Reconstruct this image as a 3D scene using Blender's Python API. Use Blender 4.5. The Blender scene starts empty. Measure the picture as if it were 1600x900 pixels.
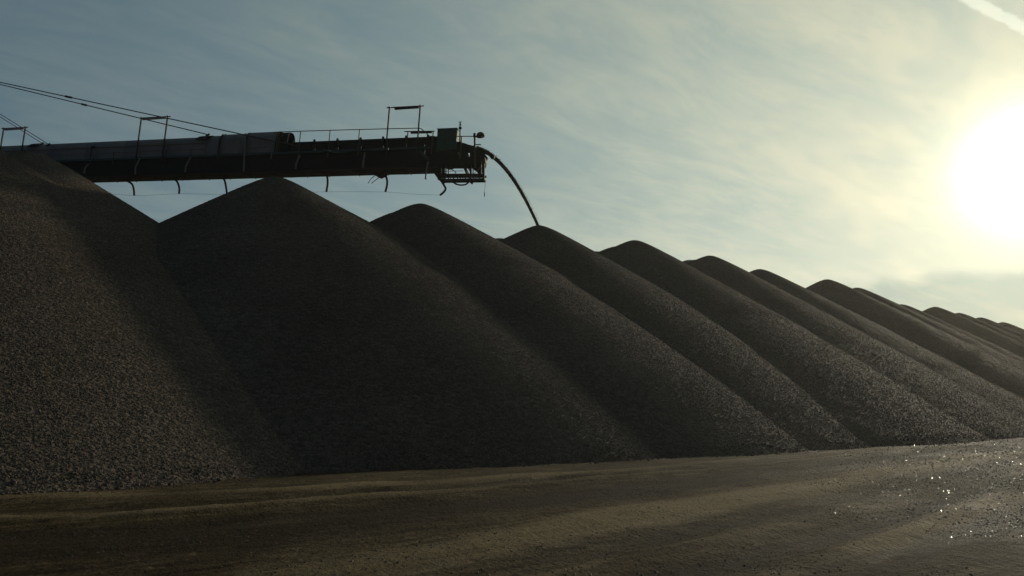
import bpy, math, random
import numpy as np
from mathutils import Vector, Matrix

random.seed(7)
rng = np.random.default_rng(7)
R = math.radians
S = bpy.context.scene
C = S.collection

# ------------------------------------------------------------------ camera
CAM_H = 1.68
F_PX = 1150.0                      # focal length in pixels of the 1600-wide photograph
HORIZON = 636.0
PITCH = math.atan((HORIZON - 450.0) / F_PX)
cam_d = bpy.data.cameras.new("camera")
cam = bpy.data.objects.new("camera", cam_d)
C.objects.link(cam)
cam.location = (0, 0, CAM_H)
cam.rotation_euler = (math.pi / 2 + PITCH, 0, 0)
cam_d.sensor_width = 36.0
cam_d.lens = 36.0 * F_PX / 1600.0
cam_d.clip_start = 0.1
cam_d.clip_end = 12000
S.camera = cam


def ray(px, py):
    """world direction seen at a pixel of the 1600x900 photograph"""
    x, u, f = px - 800.0, 450.0 - py, F_PX
    c, s = math.cos(PITCH), math.sin(PITCH)
    return Vector((x, f * c - u * s, u * c + f * s)).normalized()


def at_depth(px, py, Y):
    d = ray(px, py)
    return Vector((0, 0, CAM_H)) + d * (Y / d.y)


def on_ground(px, py):
    d = ray(px, py)
    return Vector((0, 0, CAM_H)) + d * (-CAM_H / d.z)


# ------------------------------------------------------------------ sky, sun, exposure
SUN_DIR = ray(1610, 267)
SUN_EL = math.asin(SUN_DIR.z)
SUN_AZ = math.atan2(SUN_DIR.x, SUN_DIR.y)

W = bpy.data.worlds.new("World")
S.world = W
W.use_nodes = True


class N:
    """small helper for writing node trees"""
    def __init__(self, tree):
        self.t = tree

    def n(self, kind, **kw):
        nd = self.t.nodes.new(kind)
        for k, v in kw.items():
            setattr(nd, k, v)
        return nd

    def put(self, sock, v):
        if isinstance(v, bpy.types.NodeSocket):
            self.t.links.new(v, sock)
        else:
            sock.default_value = v

    def math(self, op, a, b=0.0, c=0.0, clamp=False):
        nd = self.n("ShaderNodeMath", operation=op, use_clamp=clamp)
        self.put(nd.inputs[0], a)
        self.put(nd.inputs[1], b)
        self.put(nd.inputs[2], c)
        return nd.outputs[0]

    def vmath(self, op, a, b=(0, 0, 0), scale=None):
        nd = self.n("ShaderNodeVectorMath", operation=op)
        self.put(nd.inputs[0], a)
        if scale is not None:
            self.put(nd.inputs[3], scale)
        else:
            self.put(nd.inputs[1], b)
        return nd.outputs["Value"] if op in ("DOT_PRODUCT", "LENGTH") else nd.outputs[0]

    def noise(self, vec, scale, detail=4.0, rough=0.5, dist=0.0):
        nd = self.n("ShaderNodeTexNoise")
        self.put(nd.inputs["Vector"], vec)
        nd.inputs["Scale"].default_value = scale
        nd.inputs["Detail"].default_value = detail
        nd.inputs["Roughness"].default_value = rough
        nd.inputs["Distortion"].default_value = dist
        return nd.outputs["Fac"]

    def ramp(self, fac, stops):
        nd = self.n("ShaderNodeValToRGB")
        self.put(nd.inputs[0], fac)
        els = nd.color_ramp.elements
        while len(els) < len(stops):
            els.new(0.5)
        for e, (p, c) in zip(els, stops):
            e.position = p
            e.color = (c, c, c, 1) if isinstance(c, (int, float)) else (*c, 1)
        return nd.outputs[0]

    def smooth(self, v, lo, hi, a=0.0, b=1.0):
        nd = self.n("ShaderNodeMapRange", interpolation_type="SMOOTHSTEP")
        self.put(nd.inputs[0], v)
        for i, x in enumerate((lo, hi, a, b)):
            self.put(nd.inputs[1 + i], x)
        return nd.outputs[0]

    def mix(self, fac, a, b, blend="MIX"):
        nd = self.n("ShaderNodeMix", data_type="RGBA", blend_type=blend)
        self.put(nd.inputs[0], fac)
        self.put(nd.inputs[6], (*a, 1) if isinstance(a, tuple) and len(a) == 3 else a)
        self.put(nd.inputs[7], (*b, 1) if isinstance(b, tuple) and len(b) == 3 else b)
        return nd.outputs[2]


def build_world():
    t = W.node_tree
    t.nodes.clear()
    q = N(t)
    out = q.n("ShaderNodeOutputWorld")
    bg = q.n("ShaderNodeBackground")
    bg.inputs["Strength"].default_value = 0.15
    t.links.new(bg.outputs[0], out.inputs[0])
    sky = q.n("ShaderNodeTexSky", sky_type="NISHITA")
    sky.sun_disc = False
    sky.sun_elevation = SUN_EL
    sky.sun_rotation = SUN_AZ
    sky.altitude = 50
    sky.air_density = 1.0
    sky.dust_density = 1.5
    sky.ozone_density = 1.0
    d = q.vmath("NORMALIZE", q.n("ShaderNodeTexCoord").outputs["Generated"])
    sep = q.n("ShaderNodeSeparateXYZ")
    q.put(sep.inputs[0], d)
    z = sep.outputs[2]
    el = q.math("ARCSINE", q.math("MAXIMUM", z, -1.0))
    cosg = q.vmath("DOT_PRODUCT", d, tuple(SUN_DIR))
    gam = q.math("ARCCOSINE", q.math("MINIMUM", cosg, 1.0))       # angle from the sun
    # the high thin cloud layer: direction laid on a flat sheet above
    zz = q.math("ADD", q.math("MAXIMUM", z, 0.0), 0.16)
    comb = q.n("ShaderNodeCombineXYZ")
    q.put(comb.inputs[0], q.math("DIVIDE", sep.outputs[0], zz))
    q.put(comb.inputs[1], q.math("DIVIDE", sep.outputs[1], zz))
    mp = q.n("ShaderNodeMapping")
    q.put(mp.inputs[0], comb.outputs[0])
    mp.vector_type = "TEXTURE"
    mp.inputs["Rotation"].default_value = (0, 0, R(35))
    mp.inputs["Scale"].default_value = (2.0, 0.75, 1)
    sheet = mp.outputs[0]
    n1 = q.noise(sheet, 0.9, 7, 0.55, 0.6)
    n2 = q.noise(sheet, 3.1, 8, 0.62, 0.8)
    n3 = q.noise(comb.outputs[0], 0.55, 3, 0.5)
    n4 = q.noise(sheet, 11.0, 6, 0.6, 0.5)
    veil = q.math("ADD", q.math("MULTIPLY", q.math("SUBTRACT", n4, 0.5), 0.22), q.math("ADD", q.math("ADD", q.math("MULTIPLY", n1, 0.5), q.math("MULTIPLY", n2, 0.42)),
                  q.math("MULTIPLY", n3, 0.45)))
    veil = q.smooth(veil, 0.56, 0.83)
    # scattering of the sun in that layer: a wide glow per colour, and the burnt-out core
    def lobe(width, amp):
        return q.math("MULTIPLY", q.math("EXPONENT", q.math("MULTIPLY", gam, -1.0 / R(width))), amp)
    cc = q.n("ShaderNodeCombineXYZ")
    for k, (w_, a_) in enumerate(((33.5, 0.78), (42, 0.75), (60, 0.54))):
        q.put(cc.inputs[k], lobe(w_, a_))
    tint = q.mix(veil, (0.80, 0.89, 0.94), (1.20, 1.15, 1.06))
    cl = q.vmath("MULTIPLY", cc.outputs[0], tint)
    cl = q.vmath("SCALE", cl, scale=q.smooth(el, R(42), R(6), 0.90, 1.18))   # thicker air low down
    def disc(width, power, amp):
        return q.math("MULTIPLY", q.math("EXPONENT", q.math("MULTIPLY", q.math("POWER", gam, power), -1.0 / R(width) ** power)), amp)
    ragged = q.math("ADD", 0.8, q.math("MULTIPLY", n2, 0.4))
    halo = q.math("MULTIPLY", disc(4.4, 1.7, 0.40), ragged)
    core = disc(2.5, 1.8, 2.4)
    # grey cloud bank along the horizon
    az_n = q.noise(sheet, 1.3, 6, 0.6)
    fine_n = q.noise(d, 16.0, 5, 0.6)
    rough_el = q.math("ADD", el, q.math("ADD", q.math("MULTIPLY", q.math("SUBTRACT", az_n, 0.5), 0.05),
                                        q.math("MULTIPLY", q.math("SUBTRACT", fine_n, 0.5), 0.03)))
    bank = q.smooth(rough_el, R(9.3), R(8.0))
    # the old vapour trail, high on the sun's side
    a, b = ray(1480, -18), ray(1680, 84)
    pn = a.cross(b).normalized()
    wob = q.math("MULTIPLY", q.math("SUBTRACT", q.noise(d, 90, 6, 0.7), 0.5), 0.008)
    off = q.math("ABSOLUTE", q.math("ADD", q.vmath("DOT_PRODUCT", d, tuple(pn)), wob))
    trail = q.smooth(off, 0.0075, 0.0035)
    mid_dir = (a + b).normalized()
    trail = q.math("MULTIPLY", trail, q.smooth(q.vmath("DOT_PRODUCT", d, tuple(mid_dir)), math.cos(R(25)), math.cos(R(3))))
    trail = q.math("MULTIPLY", trail, 0.21)
    tr = q.vmath("SCALE", (1.0, 1.03, 0.86), scale=trail)
    nb = q.vmath("SCALE", sky.outputs[0], scale=0.06)
    extra = q.vmath("ADD", cl, tr)
    extra = q.vmath("ADD", extra, q.vmath("SCALE", (0.80, 0.86, 0.62), scale=halo))
    extra = q.vmath("ADD", extra, q.vmath("SCALE", (1.0, 1.0, 0.92), scale=core))
    extra = q.vmath("SCALE", extra, scale=10.0)
    tot = q.vmath("ADD", nb, extra)
    tot = q.vmath("MULTIPLY", tot, q.mix(bank, (1.0, 1.0, 1.0), (0.66, 0.72, 0.77)))
    t.links.new(tot, bg.inputs["Color"])


build_world()
sun_d = bpy.data.lights.new("sun", "SUN")
sun_d.energy = 4.7
sun_d.angle = R(2.0)
sun_d.color = (1.0, 0.90, 0.70)
sun = bpy.data.objects.new("sun", sun_d)
C.objects.link(sun)
sun.rotation_euler = (-SUN_DIR).to_track_quat("-Z", "Y").to_euler()
S.view_settings.view_transform = "Standard"
S.view_settings.look = "None"
S.view_settings.exposure = -0.585
S.view_settings.gamma = 1.0
S.view_settings.use_curve_mapping = False


# ------------------------------------------------------------------ helpers
def tag(o, label=None, cat=None, group=None, kind=None):
    if label: o["label"] = label
    if cat: o["category"] = cat
    if group: o["group"] = group
    if kind: o["kind"] = kind
    return o


def link(o, parent=None):
    C.objects.link(o)
    if parent is not None:
        o.parent = parent
    return o


def mesh_obj(name, verts, faces, mat, parent=None, smooth=False):
    me = bpy.data.meshes.new(name)
    me.from_pydata([tuple(v) for v in verts], [], faces)
    me.materials.append(mat)
    if smooth:
        me.shade_smooth()
    me.update()
    return link(bpy.data.objects.new(name, me), parent)


def grid_obj(name, P, mat, parent=None, wrap=False):
    """P: (rows, cols, 3) array of points joined into one smooth sheet"""
    r, c = P.shape[:2]
    idx = np.arange(r * c).reshape(r, c)
    if wrap:
        idx = np.concatenate([idx, idx[:, :1]], 1)
    f = np.stack([idx[:-1, :-1], idx[:-1, 1:], idx[1:, 1:], idx[1:, :-1]], -1).reshape(-1, 4)
    me = bpy.data.meshes.new(name)
    me.vertices.add(r * c)
    me.vertices.foreach_set("co", P.reshape(-1).astype(np.float32))
    me.loops.add(f.size)
    me.loops.foreach_set("vertex_index", f.reshape(-1).astype(np.int32))
    me.polygons.add(len(f))
    me.polygons.foreach_set("loop_start", np.arange(0, f.size, 4, dtype=np.int32))
    me.polygons.foreach_set("loop_total", np.full(len(f), 4, dtype=np.int32))
    me.update(calc_edges=True)
    me.shade_smooth()
    me.materials.append(mat)
    return link(bpy.data.objects.new(name, me), parent)


_perm = rng.permutation(4096)


def _hash(ix, iy):
    return _perm[(_perm[ix & 4095] + iy) & 4095] / 4095.0


def vnoise(x, y):
    """smooth 2-D value noise in -1..1"""
    x0, y0 = np.floor(x).astype(int), np.floor(y).astype(int)
    fx, fy = x - x0, y - y0
    fx, fy = fx ** 3 * (fx * (fx * 6 - 15) + 10), fy ** 3 * (fy * (fy * 6 - 15) + 10)
    a = _hash(x0, y0) * (1 - fx) + _hash(x0 + 1, y0) * fx
    b = _hash(x0, y0 + 1) * (1 - fx) + _hash(x0 + 1, y0 + 1) * fx
    return (a * (1 - fy) + b * fy) * 2 - 1


def fbm(x, y, octaves=4, gain=0.5):
    s, a = 0, 1.0
    for k in range(octaves):
        s = s + a * vnoise(x * 2 ** k + 17.3 * k, y * 2 ** k - 9.1 * k)
        a *= gain
    return s


class MB:
    """collects simple solids, then links them as ONE mesh object"""
    def __init__(self):
        self.v, self.f, self.sm = [], [], []

    def add(self, vs, fs, smooth=False):
        o = len(self.v)
        self.v += [tuple(v) for v in vs]
        self.f += [tuple(i + o for i in f) for f in fs]
        self.sm += [smooth] * len(fs)
        return self

    def box(self, lo, hi, bev=0.0):
        x0, y0, z0 = lo
        x1, y1, z1 = hi
        vs = [(x, y, z) for z in (z0, z1) for y in (y0, y1) for x in (x0, x1)]
        return self.add(vs, [(0, 2, 3, 1), (4, 5, 7, 6), (0, 1, 5, 4), (2, 6, 7, 3), (0, 4, 6, 2), (1, 3, 7, 5)])

    def beam(self, p, q, w, h=None, up=Vector((0, 0, 1))):
        """rectangular bar from p to q"""
        p, q = Vector(p), Vector(q)
        h = h or w
        d = (q - p).normalized()
        if abs(d.dot(up)) > 0.98:
            up = Vector((0, 1, 0))
        a = d.cross(up).normalized() * (w / 2)
        b = a.cross(d).normalized() * (h / 2)
        vs = [p - a - b, p + a - b, p + a + b, p - a + b, q - a - b, q + a - b, q + a + b, q - a + b]
        return self.add(vs, [(3, 2, 1, 0), (4, 5, 6, 7), (0, 1, 5, 4), (1, 2, 6, 5), (2, 3, 7, 6), (3, 0, 4, 7)])

    def tube(self, pts, r, n=8, r2=None):
        pts = [Vector(p) for p in pts]
        m = len(pts)
        vs, fs = [], []
        ref = None
        for i, p in enumerate(pts):
            d = (pts[min(i + 1, m - 1)] - pts[max(i - 1, 0)]).normalized()
            if ref is None:
                ref = d.orthogonal().normalized()
            a = (ref - d * ref.dot(d)).normalized()
            ref = a
            b = d.cross(a)
            rr = r if r2 is None else r + (r2 - r) * i / (m - 1)
            vs += [p + (a * math.cos(2 * math.pi * k / n) + b * math.sin(2 * math.pi * k / n)) * rr for k in range(n)]
        for i in range(m - 1):
            fs += [(i * n + k, i * n + (k + 1) % n, (i + 1) * n + (k + 1) % n, (i + 1) * n + k) for k in range(n)]
        self.add(vs, fs, True)
        o = len(self.v) - m * n
        self.f += [tuple(o + k for k in range(n))[::-1], tuple(o + (m - 1) * n + k for k in range(n))]
        self.sm += [False, False]
        return self

    def drum(self, a, b, r, n=24):
        return self.tube([a, b], r, n)

    def prism(self, poly, y0, y1):
        """outline in the s-z plane extruded in y"""
        n = len(poly)
        vs = [(s, y0, z) for s, z in poly] + [(s, y1, z) for s, z in poly]
        fs = [tuple(range(n)), tuple(range(2 * n - 1, n - 1, -1))]
        fs += [(i, i + n, (i + 1) % n + n, (i + 1) % n) for i in range(n)]
        return self.add(vs, fs)

    def build(self, name, mat, parent=None):
        me = bpy.data.meshes.new(name)
        me.from_pydata(self.v, [], self.f)
        me.polygons.foreach_set("use_smooth", self.sm)
        me.materials.append(mat)
        me.update()
        return link(bpy.data.objects.new(name, me), parent)


# ------------------------------------------------------------------ materials
def new_mat(name):
    m = bpy.data.materials.new(name)
    m.use_nodes = True
    q = N(m.node_tree)
    b = m.node_tree.nodes["Principled BSDF"]
    return m, q, b


def bump(q, b, h, strength, dist):
    nd = q.n("ShaderNodeBump")
    nd.inputs["Strength"].default_value = strength
    nd.inputs["Distance"].default_value = dist
    q.put(nd.inputs["Height"], h)
    q.put(b.inputs["Normal"], nd.outputs[0])
    return nd


def ore_material():
    m, q, b = new_mat("ore_pellets")
    pos = q.n("ShaderNodeNewGeometry").outputs["Position"]
    vor = q.n("ShaderNodeTexVoronoi", feature="F1")
    q.put(vor.inputs["Vector"], pos)
    vor.inputs["Scale"].default_value = 9.0
    v2 = q.n("ShaderNodeTexVoronoi", feature="F1")
    q.put(v2.inputs["Vector"], pos)
    v2.inputs["Scale"].default_value = 21.0
    big = q.noise(pos, 0.16, 4, 0.55)
    hue = q.noise(pos, 0.7, 3, 0.5)
    col = q.mix(q.smooth(big, 0.3, 0.7), (0.081, 0.062, 0.046), (0.110, 0.085, 0.063))
    col = q.mix(q.math("MULTIPLY", q.smooth(hue, 0.45, 0.75), 0.35), col, (0.090, 0.067, 0.048))
    sp = q.n("ShaderNodeSeparateColor")
    q.put(sp.inputs[0], vor.outputs["Color"])
    col = q.mix(1.0, col, q.ramp(sp.outputs[0], [(0.0, 0.6), (1.0, 1.4)]), "MULTIPLY")
    q.put(b.inputs["Base Color"], col)
    b.inputs["Roughness"].default_value = 0.9
    b.inputs["Diffuse Roughness"].default_value = 0.3
    b.inputs["Specular IOR Level"].default_value = 0.05
    h = q.math("ADD", q.math("MULTIPLY", q.math("SUBTRACT", 1.0, vor.outputs["Distance"]), 1.0),
               q.math("MULTIPLY", q.math("SUBTRACT", 1.0, v2.outputs["Distance"]), 0.4))
    bump(q, b, h, 0.6, 0.05)
    return m


def pellet_material():
    m, q, b = new_mat("loose_pellet")
    info = q.n("ShaderNodeObjectInfo")
    att = q.n("ShaderNodeAttribute", attribute_type="INSTANCER", attribute_name="tone")
    pos = q.n("ShaderNodeNewGeometry").outputs["Position"]
    n = q.noise(pos, 40, 3, 0.6)
    big = q.noise(pos, 0.16, 4, 0.55)
    hue = q.noise(pos, 0.7, 3, 0.5)
    col = q.mix(q.smooth(big, 0.3, 0.7), (0.081, 0.062, 0.046), (0.110, 0.085, 0.063))
    col = q.mix(q.math("MULTIPLY", q.smooth(hue, 0.45, 0.75), 0.35), col, (0.090, 0.067, 0.048))
    col = q.mix(1.0, col, q.ramp(att.outputs["Fac"], [(0.0, 0.72), (1.0, 1.28)]), "MULTIPLY")
    q.put(b.inputs["Base Color"], col)
    b.inputs["Roughness"].default_value = 0.75
    b.inputs["Diffuse Roughness"].default_value = 0.3
    b.inputs["Specular IOR Level"].default_value = 0.10
    bump(q, b, n, 0.4, 0.02)
    return m


def stone_material():
    m, q, b = new_mat("road_stone")
    att = q.n("ShaderNodeAttribute", attribute_type="INSTANCER", attribute_name="tone")
    pos = q.n("ShaderNodeNewGeometry").outputs["Position"]
    n = q.noise(pos, 60, 3, 0.6)
    col = q.ramp(att.outputs["Fac"], [(0.0, (0.05, 0.042, 0.032)), (0.7, (0.10, 0.085, 0.06)), (1.0, (0.36, 0.31, 0.22))])
    q.put(b.inputs["Base Color"], col)
    q.put(b.inputs["Roughness"], q.ramp(att.outputs["Fac"], [(0.0, 0.7), (0.5, 0.5), (1.0, 0.10)]))
    q.put(b.inputs["Specular IOR Level"], q.ramp(att.outputs["Fac"], [(0.0, 0.1), (0.55, 0.3), (1.0, 1.0)]))
    bump(q, b, n, 0.3, 0.01)
    return m


ROW_AZ = R(48.1)
E = Vector((math.sin(ROW_AZ), math.cos(ROW_AZ), 0))     # along the row of stockpiles, away from us
NV = Vector((-math.cos(ROW_AZ), math.sin(ROW_AZ), 0))   # across the row, to its far side


def dirt_material():
    m, q, b = new_mat("packed_dirt")
    pos = q.n("ShaderNodeNewGeometry").outputs["Position"]
    mp = q.n("ShaderNodeMapping")
    q.put(mp.inputs[0], pos)
    mp.vector_type = "TEXTURE"
    mp.inputs["Rotation"].default_value = (0, 0, math.pi / 2 - ROW_AZ)
    mp.inputs["Scale"].default_value = (9.0, 1.0, 1)
    st = mp.outputs[0]
    streak = q.noise(st, 0.9, 6, 0.6, 0.4)
    fine = q.noise(st, 4.0, 7, 0.7, 0.3)
    patch = q.noise(pos, 0.22, 5, 0.6, 0.5)
    grit = q.noise(pos, 14.0, 9, 0.78)
    col = q.mix(q.smooth(patch, 0.35, 0.65), (0.052, 0.039, 0.022), (0.094, 0.071, 0.039))
    col = q.mix(q.math("MULTIPLY", q.smooth(streak, 0.48, 0.68), 0.55), col, (0.040, 0.031, 0.020))
    col = q.mix(q.math("MULTIPLY", q.smooth(fine, 0.5, 0.75), 0.5), col, (0.150, 0.121, 0.078))
    col = q.mix(1.0, col, q.ramp(grit, [(0.34, 0.45), (0.66, 1.5)]), "MULTIPLY")
    mp2 = q.n("ShaderNodeMapping", vector_type="TEXTURE")
    q.put(mp2.inputs[0], pos)
    mp2.inputs["Rotation"].default_value = (0, 0, math.pi / 2 - ROW_AZ - R(9))
    mp2.inputs["Scale"].default_value = (3.2, 0.55, 1)
    scrape = q.noise(mp2.outputs[0], 3.0, 8, 0.72, 0.5)
    col = q.mix(1.0, col, q.ramp(scrape, [(0.36, 0.42), (0.5, 0.95), (0.66, 1.7)]), "MULTIPLY")
    # dusty track crests, plus painted sun and shade lanes, carried by a vertex attribute
    mp3 = q.n("ShaderNodeMapping", vector_type="TEXTURE")
    q.put(mp3.inputs[0], pos)
    mp3.inputs["Rotation"].default_value = (0, 0, R(20))
    mp3.inputs["Scale"].default_value = (1.0, 1.7, 1)
    att = q.n("ShaderNodeAttribute", attribute_name="dust_and_light")
    tone = q.math("ADD", att.outputs["Fac"], q.math("MULTIPLY", q.math("SUBTRACT", fine, 0.5), 0.9))
    clod = q.noise(mp3.outputs[0], 8.0, 6, 0.75)
    col = q.mix(q.smooth(tone, 0.05, 0.8, 0.0, 0.9), col, (0.225, 0.176, 0.102))
    col = q.mix(q.smooth(tone, 0.0, -0.8, 0.0, 0.9), col, (0.028, 0.022, 0.015))
    col = q.mix(q.smooth(clod, 0.58, 0.66, 0.0, 0.75), col, (0.018, 0.014, 0.010))
    col = q.mix(q.smooth(clod, 0.40, 0.33, 0.0, 0.6), col, (0.20, 0.155, 0.088))
    q.put(b.inputs["Base Color"], col)
    damp = q.smooth(q.math("ADD", q.math("MULTIPLY", streak, 0.6), q.math("MULTIPLY", patch, 0.4)), 0.44, 0.62)
    q.put(b.inputs["Roughness"], q.math("SUBTRACT", 0.92, q.math("MULTIPLY", damp, 0.12)))
    b.inputs["Specular IOR Level"].default_value = 0.04
    b.inputs["Specular Tint"].default_value = (1.0, 0.80, 0.42, 1)
    vor = q.n("ShaderNodeTexVoronoi", feature="F1")
    q.put(vor.inputs["Vector"], pos)
    vor.inputs["Scale"].default_value = 16.0
    h = q.math("ADD", q.math("MULTIPLY", grit, 0.5),
               q.math("ADD", q.math("ADD", q.math("MULTIPLY", scrape, 1.0), q.math("MULTIPLY", clod, 1.5)), q.math("MULTIPLY", q.math("SUBTRACT", 1.0, vor.outputs["Distance"]), 0.3)))
    bump(q, b, h, 1.0, 0.11)
    return m


def metal(name, col, rough=0.6, rust=0.25, spec=0.5, rust_col=(0.07, 0.035, 0.018)):
    m, q, b = new_mat(name)
    pos = q.n("ShaderNodeTexCoord").outputs["Object"]
    a = q.noise(pos, 1.1, 6, 0.6, 0.3)
    g = q.noise(pos, 9.0, 5, 0.65)
    c = q.mix(1.0, (*col, 1), q.ramp(g, [(0.3, 0.75), (0.75, 1.2)]), "MULTIPLY")
    c = q.mix(q.math("MULTIPLY", q.smooth(q.math("ADD", q.math("MULTIPLY", a, 0.6), q.math("MULTIPLY", g, 0.4)), 0.48, 0.66), rust), c, rust_col)
    q.put(b.inputs["Base Color"], c)
    q.put(b.inputs["Roughness"], q.math("ADD", rough - 0.1, q.math("MULTIPLY", g, 0.25)))
    b.inputs["Specular IOR Level"].default_value = spec
    bump(q, b, g, 0.15, 0.01)
    return m


M_ORE = ore_material()
M_PELLET = pellet_material()
M_STONE = stone_material()
M_DIRT = dirt_material()
M_GIRDER = metal("girder_paint", (0.010, 0.012, 0.012), 0.75, 0.25, 0.3, (0.016, 0.013, 0.011))
M_GREEN = metal("teal_paint", (0.026, 0.062, 0.056), 0.55, 0.15)
M_CABINET = metal("cabinet_paint", (0.030, 0.110, 0.075), 0.65, 0.10, 0.2)
M_HOOD = metal("hood_sheet", (0.22, 0.195, 0.175), 0.6, 0.25)
M_RUST = metal("rusty_steel", (0.040, 0.033, 0.027), 0.75, 0.5, 0.3, (0.045, 0.026, 0.015))
M_RAIL = metal("rail_paint", (0.10, 0.09, 0.06), 0.6, 0.4, 0.3)
M_RUBBER = metal("rubber", (0.014, 0.014, 0.014), 0.75, 0.1)
M_WIRE = metal("steel_rope", (0.04, 0.04, 0.04), 0.5, 0.2)
M_LAMP = metal("lamp_housing", (0.32, 0.31, 0.29), 0.4, 0.1)
M_GALV = metal("galvanised_bracket", (0.22, 0.21, 0.19), 0.45, 0.25)

# ------------------------------------------------------------------ stockpiles: shape
ROW_D = 38.5                  # distance from us to the line of peaks
TAN = 0.61                   # angle of repose


def peak_at(px, py, d=ROW_D):
    r = ray(px, py)
    h = Vector((r.x, r.y, 0))
    k = d / h.dot(NV)
    return Vector((0, 0, CAM_H)) + r * k


PEAKS = [(-84, 192), (52, 237), (432, 276), (657, 318), (842, 352), (991, 375), (1108, 399), (1186, 420), (1291, 436),
         (1338, 449), (1408, 475), (1460, 479), (1497, 488.5), (1531, 495.5), (1566, 503), (1592, 513)]


class Pile:
    def __init__(self, i, apex, ridge, drop, seed):
        g = np.random.default_rng(seed)
        self.i, self.apex = i, apex
        self.tan = 0.58 if i == 0 else TAN
        self.w = Matrix.Rotation(R(g.uniform(-4, 4)), 3, "Z") @ NV
        n = int(ridge / 2.0) + 1
        self.cones = []
        for k in range(n):
            s = ridge * k / max(n - 1, 1)
            j = g.uniform(-0.35, 0.35) if k else 0.0
            p = apex + self.w * s + E * j
            hz = apex.z + 0.16 - drop * s + (g.uniform(-0.08, 0.08) if k else 0.0)
            self.cones.append((p.x, p.y, hz))
        self.ridge = ridge
        # the lower slopes have slumped along the row (metres at the foot)
        self.lean = {0: -2.4, 1: 0.0, 2: 4.0, 3: 1.0, 4: -3.6, 5: -7.4, 6: -8.6}.get(i, -7.0)
        self.seed = seed
        self.bench = [(g.uniform(0.35, 0.62), g.uniform(0.04, 0.085), g.uniform(0, 6.28)) for _ in range(2)]

    def height(self, x, y):
        out = None
        K = 0.3
        for cx, cy, cz in self.cones:
            sx = sy = 0.0
            for _ in range(2 if self.lean else 1):
                r = np.hypot(x - cx - sx, y - cy - sy)
                h = cz - self.tan * (np.sqrt(r * r + 0.7 ** 2) - 0.7 * 0.5)
                k = self.lean * np.clip((cz - h) / cz, 0, 1.1) ** 1.25
                sx, sy = E.x * k, E.y * k
            if out is None:
                out = h
            else:
                d = np.clip(0.5 + 0.5 * (out - h) / K, 0, 1)          # smooth maximum
                out = h * (1 - d) + out * d + K * d * (1 - d)
        # slumps and the faint steps left by small slides
        x0, y0, z0 = self.cones[0]
        rel = np.clip(out / z0, 0, 1)
        ang = np.arctan2(x - x0, y - y0)
        s = self.seed * 3.7
        damp = np.clip((z0 - out) / 2.0, 0.15, 1)
        for lv, amp, ph in self.bench:
            lvl = lv + 0.07 * np.sin(ang * 2.3 + ph) + 0.05 * vnoise(x * 0.12 + s, y * 0.12)
            out = out + amp * np.tanh((rel - lvl) * 42) * np.exp(-((rel - lvl) / 0.10) ** 2) * (0.5 + 0.5 * np.sin(ang * 1.7 + ph * 2))
        out = out + damp * (0.05 * fbm(x * 0.08 + s, y * 0.08 - s, 2) + 0.006 * fbm(x * 0.9 + s, y * 0.9, 3))
        return out


piles = []
for i, (px, py) in enumerate(PEAKS):
    ap = peak_at(px, py, [43.3, 44.6, 40.4, 38.9, 38.7][i] if i < 5 else ROW_D)
    piles.append(Pile(i, ap, 16.0 if i < 7 else 9.0, 0.085 if i < 7 else 0.42, 11 + i))
    print("pile", i, [round(v, 2) for v in ap])


def others_height(i, x, y):
    best = np.full(np.shape(x), -9.0)
    for p in piles:
        if p.i != i and abs(p.i - i) <= 2:
            best = np.maximum(best, p.height(x, y))
    return best


# ------------------------------------------------------------------ ground
def ground_pts(pix):
    return [on_ground(x, y) for x, y in pix]


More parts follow.
